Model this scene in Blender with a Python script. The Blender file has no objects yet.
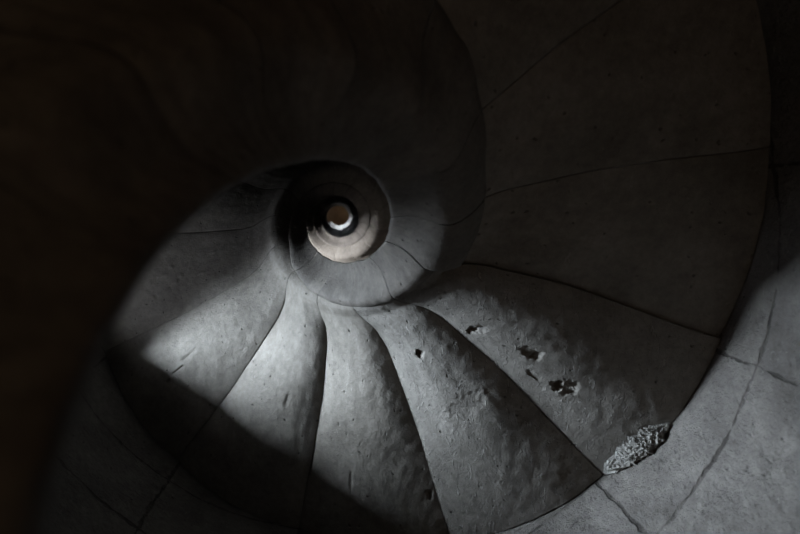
import bpy, bmesh, math, random
from mathutils import Vector, noise

PI = math.pi
C = bpy.context.scene.collection
sc = bpy.context.scene

# ---------------------------------------------------------------- dimensions
H = 0.185            # rise of one step
F = 642.0            # focal length in pixels of an 800 px wide frame
S = H / F
R = 3992 * S         # inner radius of the round wall (about 1.15 m)
DA = 0.470           # angle of one step (13.4 steps to a turn)
A0 = 2.632           # angle of joint 0
D0 = 15.0            # height of joint 0 over the camera, in steps
ZC = 1.5             # height of the camera
CAM = (28.9 * S, -134.9 * S, ZC)
ZCEIL = ZC + 58 * H

def zsof(k):         # height of the vault-like underside at joint position k (k grows downwards)
    return ZC + (D0 - k) * H

def lerp(a, b, t): return a + (b - a) * t
def smooth(a, b, x):
    t = max(0.0, min(1.0, (x - a) / (b - a))); return t * t * (3 - 2 * t)
def table(tb, x):
    if x <= tb[0][0]: return tb[0][1]
    for (x0, y0), (x1, y1) in zip(tb, tb[1:]):
        if x <= x1: return lerp(y0, y1, smooth(0, 1, (x - x0) / (x1 - x0)) * .5 + .5 * (x - x0) / (x1 - x0))
    return tb[-1][1]

# outer radius of the newel roll (share of R) along the stair, k = joint position
OUT = [(-60, .185), (-5, .188), (-2, .188), (-1, .19), (0, .198), (1, .222), (2, .240), (3.2, .252), (4.2, .262), (4.999, .268), (5.001, .325), (6.4, .345), (7, .375), (7.6, .42), (8.5, .47), (10, .48), (20, .48)]
def r_out(k): return table(OUT, k) * R
INN = [(-60, .125), (-1, .122), (2, .119), (4, .124), (6, .126), (8, .122), (9.3, .112), (10.5, .110), (12, .118), (13, .124), (20, .124)]
def r_in(k): return table(INN, k) * R

def link(name, verts, faces, mat, parent=None, smooth_=True, loc=None):
    me = bpy.data.meshes.new(name)
    off = Vector(loc) if loc else Vector((0, 0, 0))
    me.from_pydata([Vector(v) - off for v in verts], [], faces)
    me.materials.append(mat)
    bm = bmesh.new(); bm.from_mesh(me)
    bmesh.ops.recalc_face_normals(bm, faces=bm.faces)
    bm.to_mesh(me); bm.free()
    if smooth_:
        for p in me.polygons: p.use_smooth = True
        try: me.set_sharp_from_angle(angle=math.radians(50))
        except Exception: pass
    o = bpy.data.objects.new(name, me); C.objects.link(o)
    if parent: o.parent = parent
    elif loc: o.location = loc
    return o

# ---------------------------------------------------------------- materials
def nd(nt, t, **kw):
    n = nt.nodes.new(t)
    for k, v in kw.items(): setattr(n, k, v)
    return n

def stone(name, c1, c2, bump=1.0, chisel=0.0, pits=1.0, scale=1.0, uvjoints=None):
    m = bpy.data.materials.new(name); m.use_nodes = True
    nt = m.node_tree; L = nt.links.new
    b = nt.nodes['Principled BSDF']
    b.inputs['Roughness'].default_value = .78
    b.inputs['Specular IOR Level'].default_value = .35
    geo = nd(nt, 'ShaderNodeNewGeometry')
    oi = nd(nt, 'ShaderNodeObjectInfo')
    add = nd(nt, 'ShaderNodeVectorMath', operation='ADD')
    sc_ = nd(nt, 'ShaderNodeVectorMath', operation='SCALE'); sc_.inputs['Scale'].default_value = 13.0
    cx = nd(nt, 'ShaderNodeCombineXYZ')
    for i in range(3): L(oi.outputs['Random'], cx.inputs[i])
    L(cx.outputs[0], sc_.inputs[0])
    L(geo.outputs['Position'], add.inputs[0]); L(sc_.outputs[0], add.inputs[1])
    P = add.outputs[0]
    def noi(s, det=5, rough=.6, dist=0):
        n = nd(nt, 'ShaderNodeTexNoise'); n.inputs['Scale'].default_value = s * scale
        n.inputs['Detail'].default_value = det; n.inputs['Roughness'].default_value = rough
        n.inputs['Distortion'].default_value = dist
        L(P, n.inputs['Vector']); return n.outputs['Fac']
    def ramp(src, a, b_, c0=(0, 0, 0, 1), c1_=(1, 1, 1, 1)):
        r = nd(nt, 'ShaderNodeValToRGB'); r.color_ramp.elements[0].position = a; r.color_ramp.elements[1].position = b_
        r.color_ramp.elements[0].color = c0; r.color_ramp.elements[1].color = c1_
        L(src, r.inputs[0]); return r.outputs[0]
    def mul(a, k):
        n = nd(nt, 'ShaderNodeMath', operation='MULTIPLY')
        L(a, n.inputs[0])
        if isinstance(k, (int, float)): n.inputs[1].default_value = k
        else: L(k, n.inputs[1])
        return n.outputs[0]
    def plus(a, b_, op='ADD'):
        n = nd(nt, 'ShaderNodeMath', operation=op); L(a, n.inputs[0]); L(b_, n.inputs[1]); return n.outputs[0]
    base = ramp(noi(5, 6, .62), .32, .68, (*c1, 1), (*c2, 1))
    mot = ramp(noi(38, 4, .7), .3, .75, (.72, .70, .68, 1), (1.12, 1.1, 1.08, 1))
    mx = nd(nt, 'ShaderNodeMix', data_type='RGBA', blend_type='MULTIPLY'); mx.inputs[0].default_value = 1
    L(base, mx.inputs[6]); L(mot, mx.inputs[7])
    col = mx.outputs[2]
    # small pits
    vo = nd(nt, 'ShaderNodeTexVoronoi', feature='F1'); vo.inputs['Scale'].default_value = 34 * scale
    vo.inputs['Randomness'].default_value = 1
    wob = nd(nt, 'ShaderNodeVectorMath', operation='ADD')
    nz = nd(nt, 'ShaderNodeTexNoise'); nz.inputs['Scale'].default_value = 40; L(P, nz.inputs['Vector'])
    nzs = nd(nt, 'ShaderNodeVectorMath', operation='SCALE'); nzs.inputs['Scale'].default_value = .02
    L(nz.outputs['Color'], nzs.inputs[0]); L(P, wob.inputs[0]); L(nzs.outputs[0], wob.inputs[1])
    L(wob.outputs[0], vo.inputs['Vector'])
    pit = ramp(vo.outputs['Distance'], .06, .20)
    # only some of the cells hold a pit
    sel = ramp(vo.outputs['Color'], .30, .34, (1, 1, 1, 1), (0, 0, 0, 1))
    pitm = plus(pit, sel, 'MAXIMUM') if False else None
    inv = nd(nt, 'ShaderNodeMath', operation='SUBTRACT'); inv.inputs[0].default_value = 1; L(pit, inv.inputs[1])
    pitd = mul(mul(inv.outputs[0], sel), pits)
    # fine scratches: stretched noise in two directions
    def scratch(rot, s):
        mp = nd(nt, 'ShaderNodeMapping'); mp.inputs['Rotation'].default_value = rot; mp.inputs['Scale'].default_value = (s, s * .22, s * .4)
        L(P, mp.inputs['Vector'])
        n = nd(nt, 'ShaderNodeTexNoise'); n.inputs['Scale'].default_value = 1; n.inputs['Detail'].default_value = 2; n.inputs['Distortion'].default_value = 1.8
        L(mp.outputs[0], n.inputs['Vector'])
        return ramp(n.outputs['Fac'], .70 - .06 * chisel, .76 - .04 * chisel)
    s1 = scratch((0, 0, .5), 90); s2 = scratch((0, 0, -1.0), 70)
    h = mul(noi(14, 5, .6), .006)
    h = plus(h, mul(noi(160, 3, .7), .0022 + .001 * chisel))
    h = plus(h, mul(noi(420, 2, .6), .0009))
    h = plus(h, mul(noi(55, 6, .7), .004))
    h = plus(h, mul(ramp(noi(75, 3, .6), .66, .74), .0022))
    h = plus(h, mul(plus(s1, s2, 'MAXIMUM'), .0011 + .004 * chisel))
    h = plus(h, mul(pitd, -.0065))
    dark = None
    if uvjoints:
        uv = nd(nt, 'ShaderNodeUVMap')
        nj = nd(nt, 'ShaderNodeTexNoise'); nj.inputs['Scale'].default_value = 5; nj.inputs['Detail'].default_value = 9; nj.inputs['Roughness'].default_value = .62; L(P, nj.inputs['Vector'])
        sj = nd(nt, 'ShaderNodeVectorMath', operation='SCALE'); sj.inputs['Scale'].default_value = .045; L(nj.outputs['Color'], sj.inputs[0])
        aj = nd(nt, 'ShaderNodeVectorMath', operation='ADD'); L(uv.outputs[0], aj.inputs[0]); L(sj.outputs[0], aj.inputs[1])
        br = nd(nt, 'ShaderNodeTexBrick'); L(aj.outputs[0], br.inputs['Vector'])
        bw, bh, ms = uvjoints
        br.offset = 0; br.inputs['Scale'].default_value = 1; br.inputs['Brick Width'].default_value = bw; br.inputs['Row Height'].default_value = bh
        br.inputs['Mortar Size'].default_value = ms; br.inputs['Mortar Smooth'].default_value = .6
        br.inputs['Color1'].default_value = (1, 1, 1, 1); br.inputs['Color2'].default_value = (.86, .86, .88, 1)
        br.inputs['Mortar'].default_value = (.30, .28, .27, 1)
        m2 = nd(nt, 'ShaderNodeMix', data_type='RGBA', blend_type='MULTIPLY')
        vary = ramp(noi(7, 4, .7), .30, .52)
        L(vary, m2.inputs[0])
        L(plus(mul(ramp(noi(16, 3, .6), .35, .7), .013), mul(vary, .002)), br.inputs['Mortar Size'])
        L(col, m2.inputs[6]); L(br.outputs['Color'], m2.inputs[7]); col = m2.outputs[2]
        h = plus(h, mul(mul(br.outputs['Fac'], vary), -.012))
        # broken flakes and larger hollows in the old masonry
        fl = ramp(noi(9, 7, .72), .60, .66)
        h = plus(h, mul(fl, -.009))
        h = plus(h, mul(ramp(noi(3.2, 8, .75), .35, .7), .03))
    m3 = nd(nt, 'ShaderNodeMix', data_type='RGBA', blend_type='MIX')
    L(mul(pitd, .7), m3.inputs[0]); L(col, m3.inputs[6]); m3.inputs[7].default_value = (c1[0] * .35, c1[1] * .33, c1[2] * .3, 1)
    m4 = nd(nt, 'ShaderNodeMix', data_type='RGBA', blend_type='MIX')
    L(mul(plus(s1, s2, 'MAXIMUM'), .22 + .2 * chisel), m4.inputs[0]); L(m3.outputs[2], m4.inputs[6]); m4.inputs[7].default_value = (min(1, c2[0] * 1.7), min(1, c2[1] * 1.7), min(1, c2[2] * 1.7), 1)
    L(m4.outputs[2], b.inputs['Base Color'])
    bp = nd(nt, 'ShaderNodeBump'); bp.inputs['Strength'].default_value = bump; bp.inputs['Distance'].default_value = 1.0
    L(h, bp.inputs['Height']); L(bp.outputs[0], b.inputs['Normal'])
    return m

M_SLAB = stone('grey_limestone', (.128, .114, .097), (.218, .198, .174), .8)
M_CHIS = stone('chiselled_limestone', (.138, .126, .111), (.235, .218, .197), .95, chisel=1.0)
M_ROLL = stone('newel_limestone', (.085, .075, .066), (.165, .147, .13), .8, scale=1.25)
M_WALL = stone('wall_masonry', (.10, .09, .08), (.195, .178, .162), .9, chisel=.4, uvjoints=(.528, .37, .006))
M_CEIL = stone('ceiling_stone', (.16, .09, .045), (.21, .13, .07), .6)
M_ROUGH = stone('broken_stone', (.19, .18, .165), (.34, .33, .31), 1.0, chisel=1.0, scale=1.4)
M_FLOOR = stone('floor_stone', (.20, .17, .14), (.30, .26, .22), .6)

def tag(o, label, cat, group=None):
    o['label'] = label; o['category'] = cat
    if group: o['group'] = group

# ---------------------------------------------------------------- step stones
RS = .245            # slab starts inside the roll
def bend(rho):       # joints curl towards the upper side next to the newel
    x = rho / R
    return .155 * (1 - smooth(.235, .345, x)) * smooth(.14, .24, x) - .035 * smooth(.3, .4, x) * (1 - smooth(.5, 1, x))
def wall_r(a, z):    # the wall is not quite true
    p = Vector((math.cos(a) * R, math.sin(a) * R, z))
    return R + .002 + .006 * noise.noise(p * 3.0) + .002 * noise.noise(p * 15)
def joint_wav(k, t, rho):   # hand-cut, not quite straight joints; the same on both sides of a joint
    j = k + t
    return .003 * noise.noise(Vector((rho * 5, j * 7.3, 1.0))) / max(rho, .2)

# dents, holes and chips in the undersides: (k, rho/R, size_k(m), size_rho(m), depth)
HOLES = {
    3: [(.416, .431, .016, .016, .030), (.85, .93, .03, .02, .006), (.5, .62, .09, .05, .003)],
    4: [(.144, .457, .020, .015, .028), (.21, .47, .02, .02, .010), (.30, .60, .02, .03, .010), (.32, .623, .020, .016, .014), (.225, .721, .018, .022, .026), (.27, .745, .03, .03, .012), (.17, .66, .012, .03, .006)],
    2: [(.95, .856, .012, .022, .014), (.35, .8, .008, .05, .004)],
    1: [(.25, .80, .010, .03, .004), (.6, .6, .01, .04, .003)],
    0: [(.512, .83, .012, .016, .018), (.47, .78, .006, .05, .005), (.42, .72, .006, .05, .004), (.15, .6, .02, .03, .003)],
    -1: [(.55, .635, .010, .010, -.006), (.6, .66, .010, .014, -.006), (.5, .6, .007, .010, -.005), (.65, .69, .008, .014, .007), (.42, .67, .008, .016, -.006), (.7, .75, .012, .014, .008), (.5, .7, .008, .02, -.005), (.6, .56, .006, .02, -.004), (.35, .5, .006, .02, -.004)],
    5: [(.35, .6, .012, .012, .003)],
}
GAPS = {1: .0004, 2: .0003, 3: .0003, 4: .0005, 5: .0011, 6: .0011, 0: .0006, -1: .0012}
random.seed(9)
PROUDS = {k: random.uniform(-.002, .003) for k in range(-60, 30)}
PROUDS.update({3: .009, 4: .011, 2: .005, 1: .005, 0: .002, 5: -.001, -1: -.002, 6: -.0015})
BULGE = {3: .27, 4: .27, 2: .27, 1: .30, 0: .20, -1: .06, 5: .03, 6: .03}

def under(k, t, rho):
    """height and angle of a point on the underside of step k (t = 0 at its upper joint)"""
    pr = PROUDS[k]; bu = BULGE.get(k, .08 if k > -4 else .02)
    a = A0 - (k + t) * DA + bend(rho) + joint_wav(k, t, rho)
    nf = smooth(.24, .36, rho / R)
    z = zsof(k + t) - H * bu * 4 * t * (1 - t) * (1 - .35 * smooth(.5, 1, rho / R)) * nf
    z -= .028 * (1 - smooth(.252, .29, rho / R))      # turns down into the roll
    z -= pr * nf
    ew = .006 if 1 <= k <= 4 else .0025
    z += ew * math.exp(-t * DA * rho / ew) + (0 if 1 <= k <= 4 else .0015 * math.exp(-(1 - t) * DA * rho / .0015))                   # worn edges
    p = Vector((rho * math.cos(a), rho * math.sin(a), z))
    z += .0035 * noise.noise(p * 9 + Vector((k, 0, 0))) + .0016 * noise.noise(p * 34)
    for (ht, hr, st, sr, dp) in HOLES.get(k, []):
        dx = (t - ht) * DA * rho / st; dy = (rho - hr * R) / sr
        if abs(dx) > 2 or abs(dy) > 2: continue
        q = math.sqrt(dx * dx + dy * dy) + .45 * noise.noise(p * 70)
        z += dp * (1 - smooth(.35, 1.0, q))
    return a, z

def step_verts(k, nt, nr):
    g = .0009
    V = []
    for i in range(nr + 1):
        for j in range(nt + 1):
            f = i / nr
            rho = lerp(.17 * R if k < 5 else .26 * R, R, f)
            t = lerp(GAPS.get(k, g) / rho / DA, 1 - GAPS.get(k + 1, g) / rho / DA, j / nt)
            a, z = under(k, t, rho)
            if f > .9: rho = lerp(rho, rho + (wall_r(a, z) - R) - .0045, (f - .9) * 10)
            V.append((rho * math.cos(a), rho * math.sin(a), z))
    return V

def slab_mesh(k, nt, nr):
    V = step_verts(k, nt, nr)
    n = nt + 1; Fc = []
    for i in range(nr):
        for j in range(nt):
            a = i * n + j; Fc.append((a, a + 1, a + n + 1, a + n))
    # top: flat tread over the underside
    nb = len(V); ztop = zsof(k) + .085
    rim = [j for j in range(n)] + [i * n + nt for i in range(1, nr + 1)] + [nr * n + j for j in range(nt - 1, -1, -1)] + [i * n for i in range(nr - 1, 0, -1)]
    for r in rim:                                         # joints close towards the tread
        x, y, _ = V[r]; rr = math.hypot(x, y); aa = math.atan2(y, x)
        if r % n == 0: aa += (GAPS.get(k, .0009) - 0.00016) / rr
        elif r % n == nt: aa -= (GAPS.get(k + 1, .0009) - 0.00016) / rr
        if r >= nr * n: rr = wall_r(aa, ztop) - .0045
        V.append((rr * math.cos(aa), rr * math.sin(aa), ztop))
    m = len(rim)
    for q in range(m):
        Fc.append((rim[q], rim[(q + 1) % m], nb + (q + 1) % m, nb + q))
    # close the top with strips between the inner and outer edges
    top = {r: nb + q for q, r in enumerate(rim)}
    for i in range(nr):
        Fc.append((top[i * n], top[i * n + nt], top[(i + 1) * n + nt], top[(i + 1) * n])) if 0 < i < nr - 1 else None
    i = 0
    Fc.append(tuple([top[j] for j in range(n)] + [top[n + nt], top[n]]))
    i = nr - 1
    Fc.append(tuple([top[i * n], top[i * n + nt]] + [top[nr * n + j] for j in range(nt, -1, -1)]))
    return V, Fc

ROLLJ = .10
def roll_mesh(k, nt, nc):
    """the rounded newel end of step k; a tube of its own cross-section that climbs with the stair"""
    g = .0012
    V = []; Fc = []
    def ends(t):                                          # open joints only where the photo's roll has them
        g0 = g if k in (1, 4, 5, 6) else (.0006 if k > 7 or k < -6 else .0003)
        g1 = g if k + 1 in (1, 4, 5, 6) else (.0006 if k > 7 or k < -6 else .0003)
        return lerp(g0 / (.2 * R) / DA, 1 - g1 / (.2 * R) / DA, t)
    for j in range(nt + 1):
        t = j / nt
        t_ = ends(t)
        kk = k + t_
        ri, ro = r_in(kk), r_out(kk)
        rc = (ri + ro) / 2; w = (ro - ri) / 2
        hz_dn = min(.105, w * 1.3) ; hz_up = .13
        zc = zsof(kk) - .005
        e = min(t_ if k in (1, 4, 5, 6) else 9, 1 - t_ if k + 1 in (1, 4, 5, 6) else 9) * DA * .2 * R
        sh = .0025 * math.exp(-e / .004)
        for c in range(nc):
            th = 2 * PI * c / nc
            cs, sn = math.cos(th), math.sin(th)
            ex = .95
            px = math.copysign(abs(cs) ** ex, cs); pz = math.copysign(abs(sn) ** ex, sn)
            rho = rc + (w - sh) * px
            z = zc + (hz_up if sn > 0 else hz_dn - sh) * pz + (.03 * (1 - px) * (sn < 0) * (-sn) * (1 - smooth(4, 8, kk)) if k < 9 else 0)
            # the joint faces curve over the roll
            a = A0 - kk * DA
            p = Vector((rho * math.cos(a), rho * math.sin(a), z))
            d = .0035 * noise.noise(p * 11) + .001 * noise.noise(p * 50)
            rho += d * px; z += d * pz
            a = A0 - kk * DA + bend(rho) + joint_wav(k, t_, rho)
            V.append((rho * math.cos(a), rho * math.sin(a), z))
    for j in range(nt):
        for c in range(nc):
            a = j * nc + c; b = j * nc + (c + 1) % nc
            Fc.append((a, b, b + nc, a + nc))
    for end in (0, nt):
        ring = [V[end * nc + c] for c in range(nc)]
        kk = k + ends(end / nt)
        rm = (r_in(kk) + r_out(kk)) / 2; am = A0 - kk * DA + bend(rm) + joint_wav(k, kk - k, rm)
        zm = sum(v[2] for v in ring) / nc
        V.append((rm * math.cos(am), rm * math.sin(am), zm))
        ci = len(V) - 1
        prev = [end * nc + c for c in range(nc)]
        for q in range(1, 8):
            cur = []
            for v in ring:
                rr = lerp(math.hypot(v[0], v[1]), rm, q / 8); zz = lerp(v[2], zm, q / 8)
                aa = A0 - kk * DA + bend(rr) + joint_wav(k, kk - k, rr)
                V.append((rr * math.cos(aa), rr * math.sin(aa), zz)); cur.append(len(V) - 1)
            for c in range(nc): Fc.append((prev[c], cur[c], cur[(c + 1) % nc], prev[(c + 1) % nc]))
            prev = cur
        for c in range(nc): Fc.append((prev[c], ci, prev[(c + 1) % nc]))
    return V, Fc

LABELS = {
    -3: 'dim stone step above the left joint line, mostly behind the big dark newel curve',
    -2: 'dim grey stone step whose dark lower joint runs nearly level, left of the newel',
    -1: 'grey stone step with a cluster of small raised chips, left of the newel',
    0: 'stone step left of the newel with a small dark hole near the wall',
    1: 'grey stone step between the small-holed step and the bluish one under the newel',
    2: 'bluish lit stone step straight below the newel ring, smooth beside the ring',
    3: 'stone step with a bright lit edge and one square hole close to the newel',
    4: 'stone step with a row of ragged holes and chisel marks along its lit edge',
    5: 'dark smooth stone step just above the ragged holed one, right of the newel',
    6: 'almost black stone step filling the top right corner of the frame',
    7: 'almost black stone step at the top edge just right of the bulging newel',
    8: 'blurred dark stone step whose bulging roll crosses the top edge right of centre',
    9: 'out of focus dark stone step whose bulging roll hangs above the newel eye',
    10: 'out of focus near stone step filling the top left with a brown dark roll',
    11: 'blurred near stone step, brown and unlit, along the left of the frame',
    12: 'blurred near stone step whose soft edge crosses the lit steps at left',
    13: 'blurred nearest dark stone step in the lower left corner',
    14: 'nearest stone step, a blurred dark edge at the lower left frame corner',
}
def clock(a):
    h = ((a + PI / 2) % (2 * PI)) / (2 * PI) * 12      # image-like clock seen from below
    q = int(round(h * 2)) % 24
    hr = q // 2 or 12
    return "%s%d o'clock" % ('half past ' if q % 2 else '', hr)

random.seed(4)
KMIN, KMAX = -40, 14
for k in range(KMAX, KMIN - 1, -1):
    near = -3 <= k <= 7
    a_mid = A0 - (k + .5) * DA
    loc = (.6 * R * math.cos(a_mid), .6 * R * math.sin(a_mid), zsof(k + .5))
    root = bpy.data.objects.new('stone_step', None); C.objects.link(root); root.location = loc
    if k in LABELS:
        lab = LABELS[k]
    else:
        turn = int((-k - 4) // 13.38)
        name = ['second', 'third', 'fourth', 'fifth'][min(3, max(0, turn))]
        lab = '%s stone step of the %s turn up, at %s in the eye' % (['grey', 'pale', 'dim', 'dim'][min(3, max(0, turn))], name, clock(a_mid).replace(" o'clock", " o'clock"))
    tag(root, lab, 'step', 'stone winder steps of the spiral stair')
    res = (110, 260) if k in (2, 3, 4) else ((70, 160) if near else (12, 90))
    V, Fc = slab_mesh(k, *res)
    link('tread_slab', V, Fc, M_CHIS if k in (3, 4) else M_SLAB, root, loc=loc)
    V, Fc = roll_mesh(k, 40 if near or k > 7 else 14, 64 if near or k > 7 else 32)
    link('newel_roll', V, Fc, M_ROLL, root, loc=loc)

# ---------------------------------------------------------------- round wall with its slit windows
WIN_A = math.radians(165.3)     # direction of the windows
WINS = [(ZC + 8.6 * H, ZC + 14.4 * H, .16), (ZC + 23.5 * H, ZC + 28.2 * H, .20), (ZC + 37 * H, ZC + 41.5 * H, .20), (ZC + 50 * H, ZC + 54.5 * H, .20)]
NA = 720; T = .55
zs = []
z = -.0
while z < ZCEIL + .001: zs.append(z); z += .06
zs[-1] = ZCEIL
for a_, b_, _ in WINS:
    for q in (a_, b_):
        i = min(range(len(zs)), key=lambda i: abs(zs[i] - q)); zs[i] = q
V = []; Fc = []; uvs = []
RW = R + .002
def inwin(a, z):
    for (z0, z1, hw) in WINS:
        if z0 < z < z1 and abs(((a - WIN_A + PI) % (2 * PI)) - PI) < hw: return True
    return False
hwq = round(.17 / (2 * PI / NA)) * 2 * PI / NA
a_base = WIN_A
nz = len(zs)
for i, z in enumerate(zs):
    for j in range(NA + 1):
        a = a_base + 2 * PI * j / NA
        p = Vector((math.cos(a) * R, math.sin(a) * R, z))
        r = wall_r(a, z)
        V.append((r * math.cos(a), r * math.sin(a), z))
W1 = NA + 1
for i in range(nz - 1):
    for j in range(NA):
        a = a_base + 2 * PI * (j + .5) / NA
        if inwin(a, (zs[i] + zs[i + 1]) / 2): continue
        q = i * W1 + j
        Fc.append((q, q + 1, q + W1 + 1, q + W1))
me = bpy.data.meshes.new('wall_round'); me.from_pydata(V, [], Fc); me.materials.append(M_WALL)
uvl = me.uv_layers.new(name='UVMap')
for p in me.polygons:
    p.use_smooth = True
    for li, vi in zip(p.loop_indices, p.vertices):
        i, j = divmod(vi, W1)
        a = a_base + 2 * PI * j / NA
        uvl.data[li].uv = (a * R + .305, zs[i] - (ZC + 9.13 * H) + .37 * 20)
o = bpy.data.objects.new('wall_round', me); C.objects.link(o); o['kind'] = 'structure'
md = o.modifiers.new('thickness', 'SOLIDIFY'); md.thickness = .5; md.offset = 1
md.use_even_offset = False

def rot(a, r, t, z):   # r outward, t sideways at direction a
    return (r * math.cos(a) - t * math.sin(a), r * math.sin(a) + t * math.cos(a), z)
for n, (z0, z1, hw) in enumerate(WINS):
    # stone frame at the outer end of the splayed opening
    Vf = []; Ff = []
    w = .32; fr = .07; ro, r1 = R + .50, R + .58
    zz0, zz1 = z0 + .04, z1 - .04
    def bx(t0, t1, za, zb):
        b = len(Vf)
        for r_ in (ro, r1):
            for t_ in (t0, t1):
                for z_ in (za, zb): Vf.append(rot(WIN_A, r_, t_, z_))
        for f in ((0, 1, 3, 2), (4, 6, 7, 5), (0, 4, 5, 1), (2, 3, 7, 6), (0, 2, 6, 4), (1, 5, 7, 3)): Ff.append(tuple(b + q for q in f))
    bx(-w - fr - .2, -w, z0 - .1, z1 + .1); bx(w, w + fr + .2, z0 - .1, z1 + .1); bx(-w, w, z0 - .1, zz0); bx(-w, w, zz1, z1 + .1)
    f = link('window_%d' % (n + 1), Vf, Ff, M_WALL, smooth_=False); f['kind'] = 'structure'

def disc(name, z, th, mat):
    V = []; n = 96; rr = R + .5
    for q in range(n):
        a = 2 * PI * q / n
        V.append((rr * math.cos(a), rr * math.sin(a), z))
    for q in range(n):
        a = 2 * PI * q / n
        V.append((rr * math.cos(a), rr * math.sin(a), z + th))
    Fc = [tuple(range(n)), tuple(range(n, 2 * n))] + [(q, (q + 1) % n, n + (q + 1) % n, n + q) for q in range(n)]
    o = link(name, V, Fc, mat, smooth_=False); o['kind'] = 'structure'
disc('floor', -.1, .1, M_FLOOR)
disc('ceiling', ZCEIL, .2, M_CEIL)

# ---------------------------------------------------------------- broken mortar where step meets wall
def lump(name, label, k0, k1, depth, out, seed):
    V = []; Fc = []; nu, nv = 150, 60
    for i in range(nu + 1):
        for j in range(nv + 1):
            u, v = i / nu, j / nv
            kk = lerp(k0, k1, u); a = A0 - kk * DA
            w = math.sin(PI * u) ** .55 * (.75 + .35 * noise.noise(Vector((u * 6, seed, 0))))
            # quarter-round fillet from the underside of the step to the wall, chipped
            th = v * PI / 2
            rr = w * (out * math.cos(th) + 0)
            dz = w * (depth * math.sin(th))
            p = Vector((u * 9, v * 3, seed))
            ch = .95 - .35 * abs(noise.noise(p * 1.0)) - .25 * abs(noise.noise(p * 2.3)) - .14 * abs(noise.noise(p * 5)) - .05 * noise.noise(p * 11)
            rho = wall_r(a, zsof(kk)) - .004 - rr * ch
            a, zu = under(int(kk // 1), kk % 1, rho)
            z = zu - .002 - dz * ch
            V.append((rho * math.cos(a), rho * math.sin(a), z))
    n = nv + 1
    for i in range(nu):
        for j in range(nv):
            q = i * n + j; Fc.append((q, q + 1, q + n + 1, q + n))
    nb = len(V)
    for i in range(nu + 1):
        kk = lerp(k0, k1, i / nu); a = A0 - kk * DA
        rho = wall_r(a, zsof(kk)) - .004
        a, zu = under(int(kk // 1), kk % 1, rho)
        V.append((rho * math.cos(a), rho * math.sin(a), zu - .002))
    for i in range(nu):
        Fc.append((i * n, nb + i, nb + i + 1, (i + 1) * n)); Fc.append((i * n + nv, (i + 1) * n + nv, nb + i + 1, nb + i))
    kk = (k0 + k1) / 2; a = A0 - kk * DA
    loc = (R * math.cos(a), R * math.sin(a), zsof(kk))
    o = link(name, V, Fc, M_ROUGH, loc=loc)
    tag(o, label, 'mortar')
lump('mortar_patch', 'rough broken pale mortar patch in the corner between step and wall', 4.01, 4.47, .07, .085, 3.1)

# ---------------------------------------------------------------- light
def area(name, zc, hz, power, col, sx=1.3, off=1.6, ang=199):
    l = bpy.data.lights.new(name, 'AREA'); l.shape = 'ELLIPSE'; l.size = sx; l.size_y = hz
    l.energy = power; l.color = col
    o = bpy.data.objects.new(name, l); C.objects.link(o)
    a = math.radians(ang)
    wx, wy, _ = rot(WIN_A, R, 0, 0)
    o.location = (wx + off * math.cos(a), wy + off * math.sin(a), zc)
    d = Vector((-math.cos(a), -math.sin(a), 0))
    o.rotation_euler = d.to_track_quat('-Z', 'Y').to_euler()
    return o
P = [400, 430, 20, 1300]
for n, (z0, z1, hw) in enumerate(WINS):
    area('daylight', ZC + 13.8 * H + n * 13.4 * H, .8, P[n], (.72, .86, 1.0) if n != 1 else (.92, .95, 1))

area('window_daylight', ZC + 11.5 * H, .9, 1.6, (.8, .88, 1), sx=.36, off=.48, ang=165.3)  # added soft fill in the window opening, eases the hard shadow edge
lp = bpy.data.lights.new('warm_fill_low', 'POINT'); lp.energy = 2.1; lp.color = (1, .74, .5); lp.shadow_soft_size = .12  # added warm fill low down, tints the dark stones brown
o = bpy.data.objects.new('warm_fill_low', lp); C.objects.link(o); o.location = (-.25, -.15, .5)

lp = bpy.data.lights.new('warm_fill_top', 'POINT'); lp.energy = .5; lp.color = (1, .86, .66); lp.shadow_soft_size = .05  # added warm fill under the ceiling, browns the disc in the eye
o = bpy.data.objects.new('warm_fill_top', lp); C.objects.link(o); o.location = (.45, -.3, ZCEIL - .35)

w = bpy.data.worlds.new('world'); sc.world = w; w.use_nodes = True
w.node_tree.nodes['Background'].inputs[0].default_value = (.45, .6, .9, 1)
w.node_tree.nodes['Background'].inputs[1].default_value = .3

# ---------------------------------------------------------------- camera
cam = bpy.data.cameras.new('camera'); co = bpy.data.objects.new('camera', cam); C.objects.link(co)
cam.sensor_fit = 'HORIZONTAL'; cam.sensor_width = 36; cam.lens = F / 800 * 36
cam.shift_x = (400 - 339.1) / 800; cam.shift_y = -(267 - 213.5) / 800
cam.clip_start = .01
co.location = CAM; co.rotation_euler = (PI, 0, 0)
cam.dof.use_dof = True; cam.dof.focus_distance = 13 * H; cam.dof.aperture_fstop = cam.lens / 12.0
sc.camera = co

sc.view_settings.view_transform = 'Standard'; sc.view_settings.look = 'None'
sc.view_settings.gamma = 1; sc.view_settings.use_curve_mapping = False
sc.view_settings.exposure = 1.75
sc.cycles.use_denoising = True
sc.cycles.max_bounces = 8; sc.cycles.diffuse_bounces = 6
